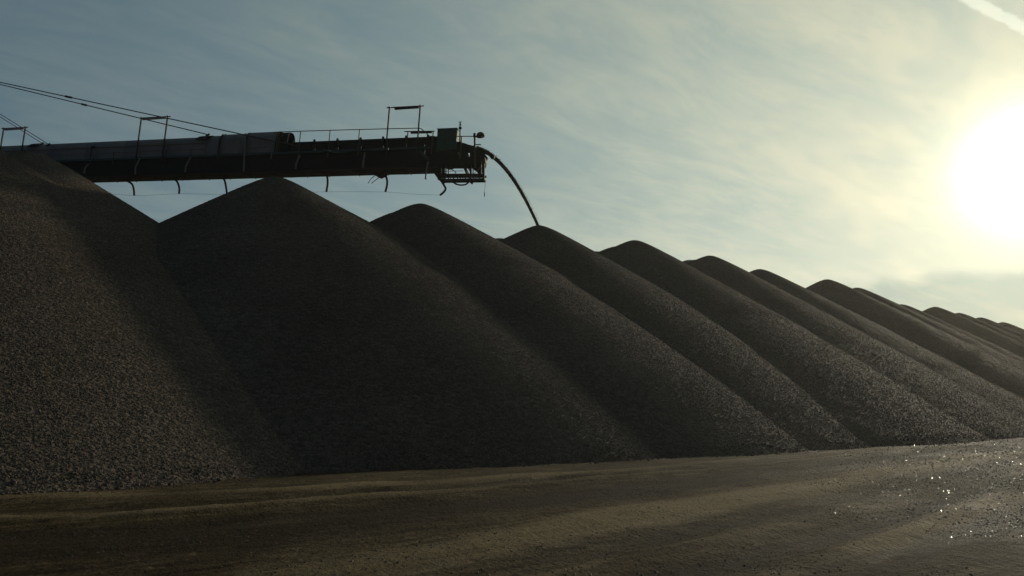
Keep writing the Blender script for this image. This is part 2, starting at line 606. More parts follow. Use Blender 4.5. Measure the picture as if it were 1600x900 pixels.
TRACKS_AND_LIGHT = [  # crest and rut lines left by the loaders, plus lanes of painted light and shade, followed on the ground: (pixels seen from the camera, width, height)
    ([(-260, 826), (0, 813), (220, 806), (500, 786), (700, 770), (900, 751), (1100, 735), (1350, 712), (1600, 689)], 0.26, 0.11),
    ([(-260, 790), (0, 779), (220, 776), (500, 764), (700, 755), (900, 742), (1100, 727), (1350, 705), (1600, 684)], 0.55, 0.07),
    ([(-260, 811), (0, 797), (220, 792), (500, 776), (700, 763), (900, 747), (1100, 731), (1350, 708), (1600, 686)], 0.42, -0.12),
    ([(-260, 850), (0, 834), (220, 825), (500, 801), (700, 783), (900, 763), (1100, 744), (1350, 719), (1600, 694)], 0.60, -0.08),
    ([(400, 905), (700, 860), (950, 815), (1180, 775), (1400, 737), (1600, 707)], 0.5, 0.05),
    ([(700, 905), (1000, 842), (1250, 790), (1450, 745), (1600, 714)], 0.55, -0.07),
    ([(850, 905), (1120, 842), (1330, 790), (1500, 745), (1600, 720)], 0.35, 0.07),
    ([(1050, 905), (1250, 848), (1420, 790), (1600, 735)], 0.65, -0.09),
    ([(1180, 905), (1340, 850), (1490, 795), (1600, 752)], 0.30, 0.07),
    ([(1300, 905), (1430, 860), (1600, 785)], 0.5, -0.07),
    ([(1430, 905), (1600, 832)], 0.35, 0.05),
    # coloured lanes (no height of their own)
    ([(560, 812), (800, 792), (1000, 770), (1180, 748), (1400, 716), (1600, 690)], 1.0, -0.002),  # shadow of the piles on the ground, painted dark
    ([(700, 890), (900, 835), (1080, 800), (1250, 765), (1450, 722), (1600, 697)], 1.3, 0.002),  # sunlit patch of ground, painted pale
    ([(950, 870), (1120, 828), (1300, 790), (1470, 752), (1600, 724)], 0.55, -0.002),
    ([(1080, 880), (1260, 832), (1430, 780), (1600, 733)], 0.45, 0.002),
    ([(1000, 905), (1200, 860), (1380, 812), (1600, 742)], 0.35, -0.002),
    ([(1240, 900), (1400, 848), (1600, 772)], 0.35, 0.002),
    ([(1380, 900), (1600, 810)], 0.4, -0.002),
    ([(-200, 880), (0, 868), (250, 850), (480, 830)], 1.1, -0.002),  # darker band at the lower left
]


def poly_dist(x, y, pts):
    best = np.full(x.shape, 1e9)
    for a, b in zip(pts[:-1], pts[1:]):
        dx, dy = b.x - a.x, b.y - a.y
        t = np.clip(((x - a.x) * dx + (y - a.y) * dy) / (dx * dx + dy * dy), 0, 1)
        best = np.minimum(best, np.hypot(x - a.x - t * dx, y - a.y - t * dy))
    return best


def ground_h(x, y, with_dust_and_light=False):
    r = np.hypot(x, y)
    u = x * E.x + y * E.y
    v = x * NV.x + y * NV.y
    near = np.exp(-(r / 120.0) ** 2)
    z = near * (0.03 * fbm(x * 0.08, y * 0.08, 2) + 0.022 * fbm(u * 0.10, v * 0.9, 3) + 0.008 * fbm(x * 1.3, y * 1.3, 3)
                + 0.010 * fbm(u * 0.7, v * 3.4, 3) + 0.010 * np.maximum(0, fbm(x * 3.1, y * 3.1, 3)))
    dust_and_light = np.zeros_like(z)
    sel = (r > 5) & (r < 90)
    xs, ys = x[sel], y[sel]
    wob = 0.18 * vnoise(xs * 0.35, ys * 0.35)
    for pix, wd, ht in TRACKS_AND_LIGHT:
        d = poly_dist(xs, ys, ground_pts(pix)) + wob
        g = np.exp(-(d / wd) ** 2)
        k = 0.75 + 0.35 * vnoise(xs * 0.6, ys * 0.6)
        z[sel] += ht * g * k
        dust_and_light[sel] += (1.0 if ht > 0 else -0.9) * g * np.clip(k, 0, 1) * (1.05 if abs(ht) < 0.01 else min(1.0, abs(ht) / 0.09))
    return (z, dust_and_light) if with_dust_and_light else z


def build_ground():
    az = np.concatenate([np.linspace(-180, -50, 40, endpoint=False), np.linspace(-50, 50, 760, endpoint=False),
                         np.linspace(50, 180, 40, endpoint=False)])
    rr = np.concatenate([np.linspace(0.5, 5.5, 12, endpoint=False), np.geomspace(5.5, 90, 430, endpoint=False),
                         np.geomspace(90, 6000, 40)])
    A, Rr = np.meshgrid(np.radians(az), rr)
    x, y = Rr * np.sin(A), Rr * np.cos(A)
    z, dust_and_light = ground_h(x, y, True)
    o = grid_obj("ground", np.stack([x, y, z], -1), M_DIRT, wrap=True)
    a = o.data.attributes.new("dust_and_light", "FLOAT", "POINT")
    a.data.foreach_set("value", dust_and_light.reshape(-1).astype(np.float32))
    tag(o, "brown packed dirt yard with loader tracks running beside the stockpiles", kind="structure")
    return o


# ------------------------------------------------------------------ grains
def pebble_group(name, mat, subdiv=1):
    ng = bpy.data.node_groups.new(name, "GeometryNodeTree")
    ng.interface.new_socket("Geometry", in_out="INPUT", socket_type="NodeSocketGeometry")
    ng.interface.new_socket("Geometry", in_out="OUTPUT", socket_type="NodeSocketGeometry")
    n, l = ng.nodes, ng.links
    gi, go = n.new("NodeGroupInput"), n.new("NodeGroupOutput")
    ico = n.new("GeometryNodeMeshIcoSphere")
    ico.inputs["Radius"].default_value = 1.0
    ico.inputs["Subdivisions"].default_value = subdiv
    sp = n.new("GeometryNodeSetPosition")
    tex = n.new("ShaderNodeTexNoise")
    tex.inputs["Scale"].default_value = 1.1
    sub = n.new("ShaderNodeVectorMath"); sub.operation = "SUBTRACT"; sub.inputs[1].default_value = (0.5, 0.5, 0.5)
    sc = n.new("ShaderNodeVectorMath"); sc.operation = "SCALE"; sc.inputs[3].default_value = 0.9
    l.new(tex.outputs["Color"], sub.inputs[0]); l.new(sub.outputs[0], sc.inputs[0]); l.new(sc.outputs[0], sp.inputs["Offset"])
    l.new(ico.outputs["Mesh"], sp.inputs["Geometry"])
    sm = n.new("GeometryNodeSetMaterial"); sm.inputs["Material"].default_value = mat
    l.new(sp.outputs[0], sm.inputs["Geometry"])
    m2p = n.new("GeometryNodeMeshToPoints")
    l.new(gi.outputs[0], m2p.inputs["Mesh"])
    iop = n.new("GeometryNodeInstanceOnPoints")
    l.new(m2p.outputs[0], iop.inputs["Points"]); l.new(sm.outputs[0], iop.inputs["Instance"])
    rot = n.new("GeometryNodeInputNamedAttribute"); rot.data_type = "FLOAT_VECTOR"; rot.inputs["Name"].default_value = "rot"
    siz = n.new("GeometryNodeInputNamedAttribute"); siz.data_type = "FLOAT_VECTOR"; siz.inputs["Name"].default_value = "size"
    l.new(rot.outputs["Attribute"], iop.inputs["Rotation"]); l.new(siz.outputs["Attribute"], iop.inputs["Scale"])
    l.new(iop.outputs[0], go.inputs[0])
    return ng


def pebbles(name, P, size, tone, group, parent=None):
    """one object: grains lying at the points P"""
    me = bpy.data.meshes.new(name)
    k = len(P)
    me.vertices.add(k)
    me.vertices.foreach_set("co", P.reshape(-1).astype(np.float32))
    a = me.attributes.new("rot", "FLOAT_VECTOR", "POINT")
    a.data.foreach_set("vector", rng.uniform(0, 6.28, (k, 3)).reshape(-1).astype(np.float32))
    sc = size[:, None] * rng.uniform(0.6, 1.35, (k, 3))
    a = me.attributes.new("size", "FLOAT_VECTOR", "POINT")
    a.data.foreach_set("vector", sc.reshape(-1).astype(np.float32))
    a = me.attributes.new("tone", "FLOAT", "POINT")
    a.data.foreach_set("value", tone.astype(np.float32))
    o = link(bpy.data.objects.new(name, me), parent)
    md = o.modifiers.new("grains", "NODES")
    md.node_group = group
    return tag(o, kind="stuff")


ground = build_ground()

# ------------------------------------------------------------------ stockpiles: objects
NG_PELLET = pebble_group("pellet_grains", M_PELLET, 1)
NG_STONE = pebble_group("stone_grains", M_STONE, 1)

PILE_LABELS = [
    "huge dark ore stockpile filling the lower left corner, its peak cut off by the frame",
    "dark ore stockpile whose lit rounded tip covers the conveyor boom, behind the corner stockpile",
    "broad dark ore stockpile directly under the middle of the conveyor boom, largest in full view",
    "dark ore stockpile under the boom's discharge end, just before the one being fed",
    "ore stockpile with the falling stream of ore landing on its peak",
    "ore stockpile next beyond the one that the ore stream lands on",
    "ore stockpile second beyond the one being fed by the stream",
    "low topped ore stockpile showing only a shoulder, just before the sharp far peak",
    "far ore stockpile with a tall rounded peak rising clear of its neighbours",
    "far ore stockpile whose crest barely shows beyond the tall rounded far peak",
    "far ore stockpile with a small flat crest, lowest in the dip of the skyline",
    "far ore stockpile with a rounded peak just after the dip of the skyline",
    "distant ore stockpile with a slight shoulder after the rounded peak past the dip",
    "distant ore stockpile with a small hump, third from the end of the skyline",
    "distant ore stockpile with a small hump near the frame's edge under the sun",
    "most distant ore stockpile in view, cut by the frame's edge under the sun",
]


def build_pile(p):
    i = p.i
    fine = i <= 4
    n_arc, n_side = (220, 40) if fine else (110, 20)
    n_r = 130 if fine else 70
    A = Vector((p.cones[0][0], p.cones[0][1], 0))
    B = A + p.w * p.ridge
    wa = math.atan2(p.w.x, p.w.y)
    foot, ang = [], []
    for k in range(n_arc):                       # near end, half a cone
        foot.append(A); ang.append(wa + math.pi / 2 + math.pi * k / n_arc)
    for k in range(n_side):
        foot.append(A + (B - A) * k / n_side); ang.append(wa + 1.5 * math.pi)
    for k in range(n_arc // 3):
        foot.append(B); ang.append(wa + 1.5 * math.pi + math.pi * k / (n_arc // 3))
    for k in range(n_side):
        foot.append(B + (A - B) * k / n_side); ang.append(wa + 2.5 * math.pi)
    fx = np.array([f.x for f in foot]); fy = np.array([f.y for f in foot]); an = np.array(ang)
    rad = (p.apex.z + 1.0) / p.tan + 1.2 + abs(p.lean)
    rr = np.linspace(0, 1, n_r) ** 1.15 * rad
    x = fx[None] + rr[:, None] * np.sin(an)[None]
    y = fy[None] + rr[:, None] * np.cos(an)[None]
    z = p.height(x, y)
    z = np.maximum(z, -0.6)
    P = np.stack([x - A.x, y - A.y, z], -1)
    o = grid_obj("ore_stockpile", P, M_ORE, wrap=True)
    o.location = (A.x, A.y, 0)
    tag(o, PILE_LABELS[i], "stockpile", "ore stockpiles standing in a row")
    return o


def visible_points(p, count, rmax):
    x0, y0, _ = p.cones[0]
    rad = p.apex.z / p.tan + 1.5 + abs(p.lean)
    u = rng.uniform(0, 1, count)
    th = rng.uniform(0, 2 * math.pi, count)
    r = rad * np.sqrt(u)
    x, y = x0 + r * np.sin(th), y0 + r * np.cos(th)
    dx, dy = x - x0, y - y0
    near_side = (dx * x0 + dy * y0) < 0.45 * np.hypot(dx, dy) * math.hypot(x0, y0)
    x, y = x[near_side], y[near_side]
    z = p.height(x, y)
    e = 0.05
    nx = -(p.height(x + e, y) - z) / e
    ny = -(p.height(x, y + e) - z) / e
    dist = np.hypot(x, y)
    facing = (nx * -x + ny * -y + (CAM_H - z)) / dist
    px = 800 + F_PX * x / np.maximum(y * math.cos(PITCH) + (z - CAM_H) * math.sin(PITCH), 0.1)
    keep = (facing > -0.06) & (z > 0.0) & (dist < rmax) & (px > -260) & (px < 1700) & (y > 3)
    x, y, z, nx, ny = x[keep], y[keep], z[keep], nx[keep], ny[keep]
    keep = z > others_height(p.i, x, y) - 0.02
    x, y, z, nx, ny = x[keep], y[keep], z[keep], nx[keep], ny[keep]
    return x, y, z


PELLET_DENSITY = [(0, 330.0), (1, 300.0), (2, 320.0), (3, 300.0), (4, 300.0), (5, 280.0), (6, 240.0), (7, 200.0), (8, 170.0), (9, 140.0), (10, 120.0), (11, 120.0), (12, 100.0), (13, 90.0), (14, 80.0), (15, 70.0)]
dens = dict(PELLET_DENSITY)
for p in piles:
    o = build_pile(p)
    if p.i in dens:
        rad = p.apex.z / p.tan + 1.5 + abs(p.lean)
        x, y, z = visible_points(p, int(math.pi * rad * rad * dens[p.i]), 200)
        k = len(x)
        dist = np.hypot(x, y)
        size = np.clip(rng.gamma(22.0, 1 / 22.0, k), 0.5, 1.8) * np.maximum(0.025, 0.00030 * dist)
        P = np.stack([x - o.location.x, y - o.location.y, z - size * (0.40 if p.i < 2 else 0.45)], -1)
        g = pebbles("pellet_layer", P, size, rng.uniform(0, 1, k), NG_PELLET, o)
        print("pellets", p.i, k)
    # grains that rolled out past the toe
    if p.i <= 5:
        a = np.radians(rng.uniform(70, 220, 3600))
        rad = p.cones[0][2] / p.tan + 0.1
        r = rad + np.abs(rng.normal(0, 0.45, a.size)) - 0.35
        x, y = p.cones[0][0] + r * np.sin(a) + E.x * p.lean, p.cones[0][1] + r * np.cos(a) + E.y * p.lean
        hh = p.height(x, y)
        keep = (others_height(p.i, x, y) < 0.05) & (hh > -0.5) & (hh < 0.5)
        x, y = x[keep], y[keep]
        size = np.clip(rng.gamma(4.0, 1 / 4.0, len(x)) * 0.018, 0.008, 0.05)
        P = np.stack([x - o.location.x, y - o.location.y, np.maximum(ground_h(x, y), p.height(x, y)) + size * 0.3], -1)
        pebbles("spilled_pellets", P, size, rng.uniform(0, 1, len(x)), NG_PELLET, o)

# ------------------------------------------------------------------ loose stones on the yard
def scatter(name, label, k, az0, az1, r0, r1, thr, mean, lo, hi, t0, t1):
    az = np.radians(rng.uniform(az0, az1, k))
    r = r0 * np.exp(rng.uniform(0, 1, k) * math.log(r1 / r0))
    x, y = r * np.sin(az), r * np.cos(az)
    u, v = x * E.x + y * E.y, x * NV.x + y * NV.y
    m = fbm(x * 0.35, y * 0.35, 3) + 0.8 * vnoise(u * 0.15, v * 1.1)
    keep = (m + rng.uniform(-0.7, 0.7, k)) > thr
    hp = np.full(k, -9.0)
    for p in piles[:9]:
        hp = np.maximum(hp, p.height(x, y))
    keep &= hp < 0.02
    if az0 > 0:
        keep &= rng.uniform(0, 1, k) < np.clip((np.degrees(az) - az0) / 16, 0, 1) ** 1.3
    x, y, r = x[keep], y[keep], r[keep]
    size = np.clip(rng.gamma(1.8, 1.0, len(x)) * mean, lo, hi)
    if t0 > 0.8:
        size = size * np.clip(r / 15.0, 1, 2.2)
    P = np.stack([x, y, ground_h(x, y) + size * 0.05], -1)
    o = pebbles(name, P, size, rng.uniform(t0, t1, len(x)), NG_STONE)
    tag(o, label, kind="stuff")
    print(name, len(x))


def scatter_stones():
    scatter("loose_gravel", "loose dull pebbles and ore crumbs scattered over the dirt yard", 90000, -44, 44, 6.5, 45, 0.25, 0.0022, 0.0015, 0.014, 0.0, 0.45)
    scatter("shiny_gravel", "wet shiny pebbles glinting on the track below the sun", 70000, 20, 44, 10.0, 60, -0.5, 0.0026, 0.002, 0.012, 0.45, 1.0)
    scatter("wet_pebbles", "larger wet pebbles sparkling in the sun on the track at the frame's edge", 12000, 18, 43, 13.0, 50, -1.0, 0.0055, 0.004, 0.015, 0.85, 1.0)


scatter_stones()

# ------------------------------------------------------------------ conveyor boom
Q0 = at_depth(140, 284, 61.0)
Q1 = at_depth(640, 270.5, 53.4)
BX = (Q1 - Q0).normalized()                         # along the boom, to its discharge end
BY = Vector((0, 0, 1)).cross(BX).normalized()       # across it, away from us
BZ = BX.cross(BY).normalized()
boom = bpy.data.objects.new("conveyor_boom", None)
link(boom)
boom.matrix_world = Matrix(((BX.x, BY.x, BZ.x, Q1.x), (BX.y, BY.y, BZ.y, Q1.y), (BX.z, BY.z, BZ.z, Q1.z), (0, 0, 0, 1)))
tag(boom, "long covered conveyor boom with handrails and stay ropes, dropping ore onto a stockpile", "conveyor")
CAMV = Vector((0, 0, CAM_H))


def L(px, py, lat=0.0):
    """boom coordinates of the point seen at a pixel, on the upright plane `lat` metres behind the near side"""
    d = ray(px, py)
    t = ((Q1 - CAMV).dot(BY) + lat) / d.dot(BY)
    w = CAMV + d * t - Q1
    return Vector((w.dot(BX), lat, w.dot(BZ)))


BW = 2.3                                            # width of the boom
LEFT = -84.0                                        # where it runs on to outside the frame
Z_WALK = 1.62                                       # walkway edge above the bottom chord

def near(px, py):
    return L(px, py, -0.06)


# ---- girder: side panels, chords, underside
def z_box(name, s0, s1, y0, y1, z0, z1, mat, parent=boom):
    return MB().box((min(s0, s1), y0, z0), (max(s0, s1), y1, z1)).build(name, mat, parent)


GW = 1.35                       # width of the girder under the walkway
Z_PAN0, Z_PAN1 = 0.46, 1.84
cuts = [LEFT, -78, -72.5, -67, -61.5, -56, -50.5, -45, -39.5, -34.3] + [L(x, 262).x for x in (138, 213, 292, 382, 465, 568, 662, 684)]
for a, b in zip(cuts[:-1], cuts[1:]):
    m = MB().box((a + 0.012, 0.0, Z_PAN0), (b - 0.012, 0.05, Z_PAN1))
    m.box((a + 0.25, -0.02, Z_PAN0 + 0.16), (b - 0.25, -0.001, Z_PAN0 + 0.22))
    m.build("side_panel", M_GIRDER, boom)
    m = MB().box((a + 0.012, GW - 0.05, Z_PAN0), (b - 0.012, GW, Z_PAN1))
    m.build("side_panel", M_GIRDER, boom)
sE = cuts[-1]
MB().box((LEFT, 0.055, Z_PAN0 + 0.1), (sE, GW - 0.055, Z_PAN0 + 0.15)).build("floor_plate", M_GIRDER, boom)
for y in (0.05, GW - 0.05):
    MB().beam((LEFT, y, Z_PAN0 - 0.06), (sE, y, Z_PAN0 - 0.06), 0.14, 0.11).build("bottom_chord", M_RUST, boom)
# return strand of the belt under the girder, and its rollers
m = MB()
sb = np.linspace(LEFT, L(672, 268).x, 70)
for a, b in zip(sb[:-1], sb[1:]):
    za, zb = 0.16 + 0.025 * math.sin(a * 1.9), 0.16 + 0.025 * math.sin(b * 1.9)
    m.beam((a, 0.66, za + 0.16), (b, 0.66, zb + 0.16), 1.1, 0.03)
m.build("return_belt", M_RUBBER, boom)
for x in (170, 200, 240, 272, 315, 348, 388, 424, 470, 504, 552, 598, 634):
    s = L(x, 270).x
    m = MB().drum((s, 0.12, 0.30), (s, 1.0, 0.30), 0.07, 10)
    m.beam((s, 0.05, 0.40), (s, 0.05, 0.18), 0.07).beam((s, 1.05, 0.40), (s, 1.05, 0.2), 0.07)
    m.build("return_roller", M_RUST, boom)
z0 = 0.06
for a, b in ((LEFT, L(300, 270).x), (L(300, 270).x + 0.02, L(480, 270).x), (L(480, 270).x + 0.02, L(618, 270).x)):
    MB().beam((a, 1.40, 0.50), (b, 1.40, 0.50), 0.07, 0.18).build("cable_tray", M_RUST, boom)
MB().beam((L(618, 270).x + 0.02, 1.40, 0.47), (L(676, 270).x, 1.40, 0.47), 0.07, 0.16).build("cable_tray", M_RUST, boom)

# ---- walkway and its teal edge
wk = [LEFT, -72, -60, -48, -36] + [L(x, 240).x for x in (178, 259, 340, 428, 516, 607, 672)]
for a, b in zip(wk[:-1], wk[1:]):
    MB().box((a + 0.01, -0.09, 1.845), (b - 0.01, -0.05, 2.02)).build("walkway_edge", M_GREEN, boom)
    MB().box((a + 0.01, -0.045, 1.86), (b - 0.01, 0.34, 1.90)).build("walkway_deck", M_GIRDER, boom)
# sagging cable sleeve by the walkway
pts = [near(505 + t * 55, 235.5 + 5.0 * math.sin(math.pi * t) ** 1.4 - 1.6 * t) for t in np.linspace(0, 1, 12)]
MB().tube([p + Vector((0, -0.08, 0)) for p in pts], 0.07, 8).build("sagging_sleeve", M_GREEN, boom)

# ---- arched cover over the belt
def arch(s0, s1, top, half, yc, mat, zb=1.92, name="hood_panel", n=18, lip=0.0):
    vs, fs = [], []
    for s in (s0, s1):
        for r_off in (0.0, 0.035):
            for k in range(n + 1):
                a = math.pi * k / n
                ca, sa = math.cos(a), math.sin(a)
                ex = 0.62                                    # squarish arch: upright sides, rounded crown
                y = yc - math.copysign(abs(ca) ** ex, ca) * (half - r_off)
                z = zb + (sa ** ex) * (top - zb - r_off)
                vs.append((s, y, z))
    m = n + 1
    def ix(e, l, k): return e * 2 * m + l * m + k
    for k in range(n):
        fs.append((ix(0, 0, k), ix(0, 0, k + 1), ix(1, 0, k + 1), ix(1, 0, k)))
        fs.append((ix(0, 1, k), ix(1, 1, k), ix(1, 1, k + 1), ix(0, 1, k + 1)))
        for e in (0, 1):
            q_ = (ix(e, 0, k), ix(e, 1, k), ix(e, 1, k + 1), ix(e, 0, k + 1))
            fs.append(q_ if e == 0 else q_[::-1])
    return mesh_obj(name, vs, fs, mat, boom, True)


HC, HH = 0.80, 0.72
sH = L(323, 210).x
edges = list(np.arange(sH, LEFT, -4.1))[::-1]
for a, b in zip(edges[:-1], edges[1:]):
    o = arch(a + 0.015, b - 0.015, 3.80, HH, HC, M_HOOD)
    for fz in (0.34, 0.62):
        zz = 1.92 + fz * 1.88
        MB().box((a + 0.05, HC - HH - 0.028, zz), (b - 0.05, HC - HH + 0.05, zz + 0.03)).build("seam_strip", M_HOOD, o)
s385, s345, s436 = L(385, 206).x, L(345, 206).x, L(434, 204).x
arch(sH + 0.01, s345, 3.86, HH + 0.05, HC, M_HOOD)
arch(s345 + 0.01, s385, 3.93, HH + 0.08, HC, M_HOOD)
o = arch(s385 + 0.03, s436, 3.99, HH + 0.10, HC, M_HOOD)
pf, pt = L(392, 231, -0.06), L(418, 214, -0.06)
MB().box((pf.x, HC - HH - 0.13, pf.z), (L(418, 230).x, HC - HH - 0.085, pt.z)).build("access_door", M_HOOD, o)
pf, pt = L(357, 232, -0.06), L(376, 216, -0.06)
MB().box((pf.x, HC - HH - 0.10, pf.z), (pt.x, HC - HH - 0.06, pt.z)).build("access_door", M_HOOD, o)
for s in (s345 + 0.005, s385 + 0.015, s436 - 0.06):
    arch(s - 0.05, s + 0.05, 4.0 if s > -20 else 3.98, HH + 0.135, HC, M_GIRDER, name="hood_rib")
# the taller end hood, cut back further on the walkway side so that its mouth shows
arch(s436 + 0.01, L(446, 206).x, 3.97, HH - 0.1, HC + 0.18, M_GIRDER, name="hood_mouth")
# dark sheets on the crown, coloured as the shade inside open hatches
for x0, x1, y0, y1 in ((304, 322, 220, 211), (40, 56, 236, 228)):
    a, b = L(x0, y0, 0.0), L(x1, y1, 0.0)
    z_hi = 3.80
    vs = []
    for s in (a.x, b.x):
        for z, y in ((3.38, HC - HH - 0.03), (3.52, HC - HH * 0.985 - 0.02), (3.68, HC - HH * 0.86 - 0.02), (3.80, HC - HH * 0.55 - 0.02), (3.86, HC - HH * 0.15)):
            vs.append((s + (z - 3.38) * 0.9, y, z))
    fs = [(k, k + 1, k + 6, k + 5) for k in range(4)]
    ob = mesh_obj("hatch_shade", vs, fs, M_RUBBER, boom)
    sol = ob.modifiers.new("thickness", "SOLIDIFY"); sol.thickness = 0.02

# ---- open belt between hood and head
zt = 2.93
s0, s1 = s436 + 0.3, L(704, 222).x
prof = [(0.30, zt), (0.30, zt - 0.03), (0.62, zt - 0.32), (1.02, zt - 0.32), (1.34, zt - 0.03), (1.34, zt)]
m = MB()
for (ya, za), (yb, zb) in zip(prof[:-1], prof[1:]):
    m.beam((s0, (ya + yb) / 2, (za + zb) / 2), (s1, (ya + yb) / 2, (za + zb) / 2),
           math.hypot(yb - ya, zb - za) if abs(yb - ya) > 0.01 else 0.02, 0.025,
           up=Vector((0, -(zb - za), yb - ya)) if abs(yb - ya) > 0.01 else Vector((0, 0, 1)))
m.build("belt", M_RUBBER, boom)
P = []
for s in np.linspace(s0 - 0.5, s1, 80):
    row = []
    for k in range(9):
        y = 0.36 + 0.92 * k / 8
        row.append((s, y, zt - 0.02 + 0.13 * math.sin(math.pi * k / 8) + random.uniform(-0.02, 0.02)))
    P.append(row)
grid_obj("ore_on_belt", np.array(P), M_ORE, boom)
sk = [s0 - 0.2] + [L(x, 225).x for x in (491, 527, 563, 598, 634, 662, 700)]
for a, b in zip(sk[:-1], sk[1:]):
    MB().box((a + 0.012, 0.20, 2.10), (b - 0.012, 0.235, 2.86)).build("skirt_plate", M_GIRDER, boom)
for x in (458, 491, 527, 563, 598, 634, 668):
    s = L(x, 220, 0.2).x
    m = MB().beam((s, 0.16, 1.9), (s, 0.16, 3.02), 0.10, 0.06).beam((s, 1.48, 1.9), (s, 1.48, 3.02), 0.10, 0.06)
    m.beam((s, 0.14, 2.02), (s, 1.50, 2.02), 0.08)
    f = m.build("idler_frame", M_RUST, boom)
    MB().drum((s, 0.17, 3.02), (s, 0.60, 2.62), 0.09, 10).build("roller", M_RUST, f)
    MB().drum((s, 0.66, 2.52), (s, 0.98, 2.52), 0.07, 10).build("roller", M_RUST, f)
    MB().drum((s, 1.04, 2.62), (s, 1.47, 3.02), 0.09, 10).build("roller", M_RUST, f)

# ---- handrail and lamp frames along the walkway
YR = -0.10
def Lr(px, py): return L(px, py, YR)
rail_pts = [Lr(428, 206.6), Lr(470, 205.0), Lr(516, 203.6), Lr(562, 202.3), Lr(607, 201.2), Lr(654, 200.2), Lr(658, 201.0), Lr(671, 212.6), Lr(681, 213.4)]
MB().tube(rail_pts, 0.035, 8).build("handrail", M_RAIL, boom)
for x, y in ((428, 206.6), (470, 205), (516, 203.6), (562, 202.3), (676, 213)):
    s = Lr(x, y)
    MB().beam((s.x, YR, 1.45), (s.x, YR, s.z), 0.075, 0.05).build("handrail_post", M_GALV if x == 428 else M_RAIL, boom)
for x in (143, 178, 259, 298, 341):
    s = Lr(x, 240)
    MB().beam((s.x, YR - 0.02, 1.5), (s.x, YR - 0.02, 2.55), 0.06, 0.04).build("handrail_post", M_RAIL, boom)
# lamp post on the hood side
p = Lr(143, 230)
MB().tube([(p.x, -0.08, 2.0), (p.x, -0.08, p.z - 0.1), (p.x + 0.08, -0.10, p.z + 0.02), (p.x + 0.25, -0.12, p.z + 0.02)], 0.04, 8).build("lamp_post", M_GIRDER, boom)
MB().beam((p.x + 0.1, -0.14, p.z), (p.x + 0.42, -0.14, p.z + 0.02), 0.18, 0.10).build("lamp_head", M_GIRDER, boom)


def lamp_frame(xa, ya, xb, yb, base, tube0):
    f = bpy.data.objects.new("lamp_frame", None)
    link(f, boom)
    a, b = Lr(xa, ya), Lr(xb, yb)
    zt_ = (a.z + b.z) / 2
    for s in (a.x, b.x):
        MB().beam((s, YR - 0.05, base), (s, YR - 0.05, zt_), 0.10, 0.08).build("post", M_RUST, f)
    MB().beam((a.x - 0.22, YR - 0.05, zt_ + 0.035), (b.x + 0.28, YR - 0.05, zt_ + 0.035), 0.09, 0.06).build("crossbar", M_RUST, f)
    MB().beam((a.x + tube0, YR - 0.05, zt_ - 0.09), (b.x - 0.1, YR - 0.05, zt_ - 0.06), 0.16, 0.12).build("lamp_tube", M_LAMP if tube0 < 0.2 else M_GIRDER, f)
    for s in (a.x, b.x):
        MB().box((s - 0.06, YR - 0.11, zt_ + 0.066), (s + 0.07, YR + 0.02, zt_ + 0.12)).build("bracket", M_LAMP, f)


lamp_frame(6.5, 202, 40.5, 199.5, 1.5, 0.15)
lamp_frame(221.5, 185.5, 262.5, 183, 1.5, 0.15)
lamp_frame(609, 168.5, 657, 167.5, 1.45, 0.45)
# low lamp bar beside the head
f = bpy.data.objects.new("low_lamp_bar", None)
link(f, boom)
a, b = L(632, 205.5, 1.2), L(679, 205, 1.2)
MB().beam(a, b, 0.08, 0.06).build("crossbar", M_RUST, f)
a2, b2 = L(642, 207.8, 1.2), L(675, 206.8, 1.2)
MB().beam(a2, b2, 0.14, 0.10).build("lamp_tube", M_GIRDER, f)
for x in (637.5, 677):
    p = L(x, 205.5, 1.2)
    MB().beam((p.x, 1.2, 2.5), (p.x, 1.2, p.z), 0.07).build("post", M_RUST, f)

# ---- ribs on the girder side, hoses hanging under it
def curve_through(pts, n=14):
    pts = [Vector(p) for p in pts]
    if len(pts) < 3:
        return pts
    out = []
    ext = [pts[0] * 2 - pts[1]] + pts + [pts[-1] * 2 - pts[-2]]
    per = max(2, n // (len(pts) - 1))
    for i in range(1, len(ext) - 2):
        p0, p1, p2, p3 = ext[i - 1:i + 3]
        for k in range(per):
            t = k / per
            out.append(0.5 * ((2 * p1) + (p2 - p0) * t + (2 * p0 - 5 * p1 + 4 * p2 - p3) * t * t + (3 * p1 - p0 - 3 * p2 + p3) * t ** 3))
    out.append(pts[-1])
    return out


for pix in ([(139, 256.5), (133, 263), (132, 271)], [(218.8, 248), (212.2, 261), (211.5, 273)], [(298, 246), (291, 259.6), (289.3, 269)],
            [(384, 208.6), (382, 239), (381, 268)], [(469, 242.6), (463.5, 254), (462, 264)], [(570, 240.6), (568, 251), (567.3, 262)],
            [(669, 252.5), (666.5, 265), (665, 280)]):
    MB().tube(curve_through([L(x, y, -0.12) for x, y in pix]), 0.07, 8).build("side_rib", M_GALV, boom)
LATH = 0.9
HOOKS = [[(133, 283), (138.5, 287), (141, 293), (141, 301)], [(198.2, 282.3), (206.5, 288), (209.3, 297.5), (209.7, 305.4)],
         [(268.8, 278.5), (276.4, 283.3), (280.2, 293.7), (279.8, 302.7)], [(346.4, 275.7), (351.1, 282.3), (353.5, 293.7), (354.9, 304)],
         [(503, 267), (510.6, 274.6), (512, 286), (510, 299.6)], [(601.3, 272.8), (604.7, 280.3), (604.7, 289.8), (602.2, 299.8)],
         [(689, 282), (693.5, 289), (696.3, 295), (693, 300.5), (687.5, 305)]]
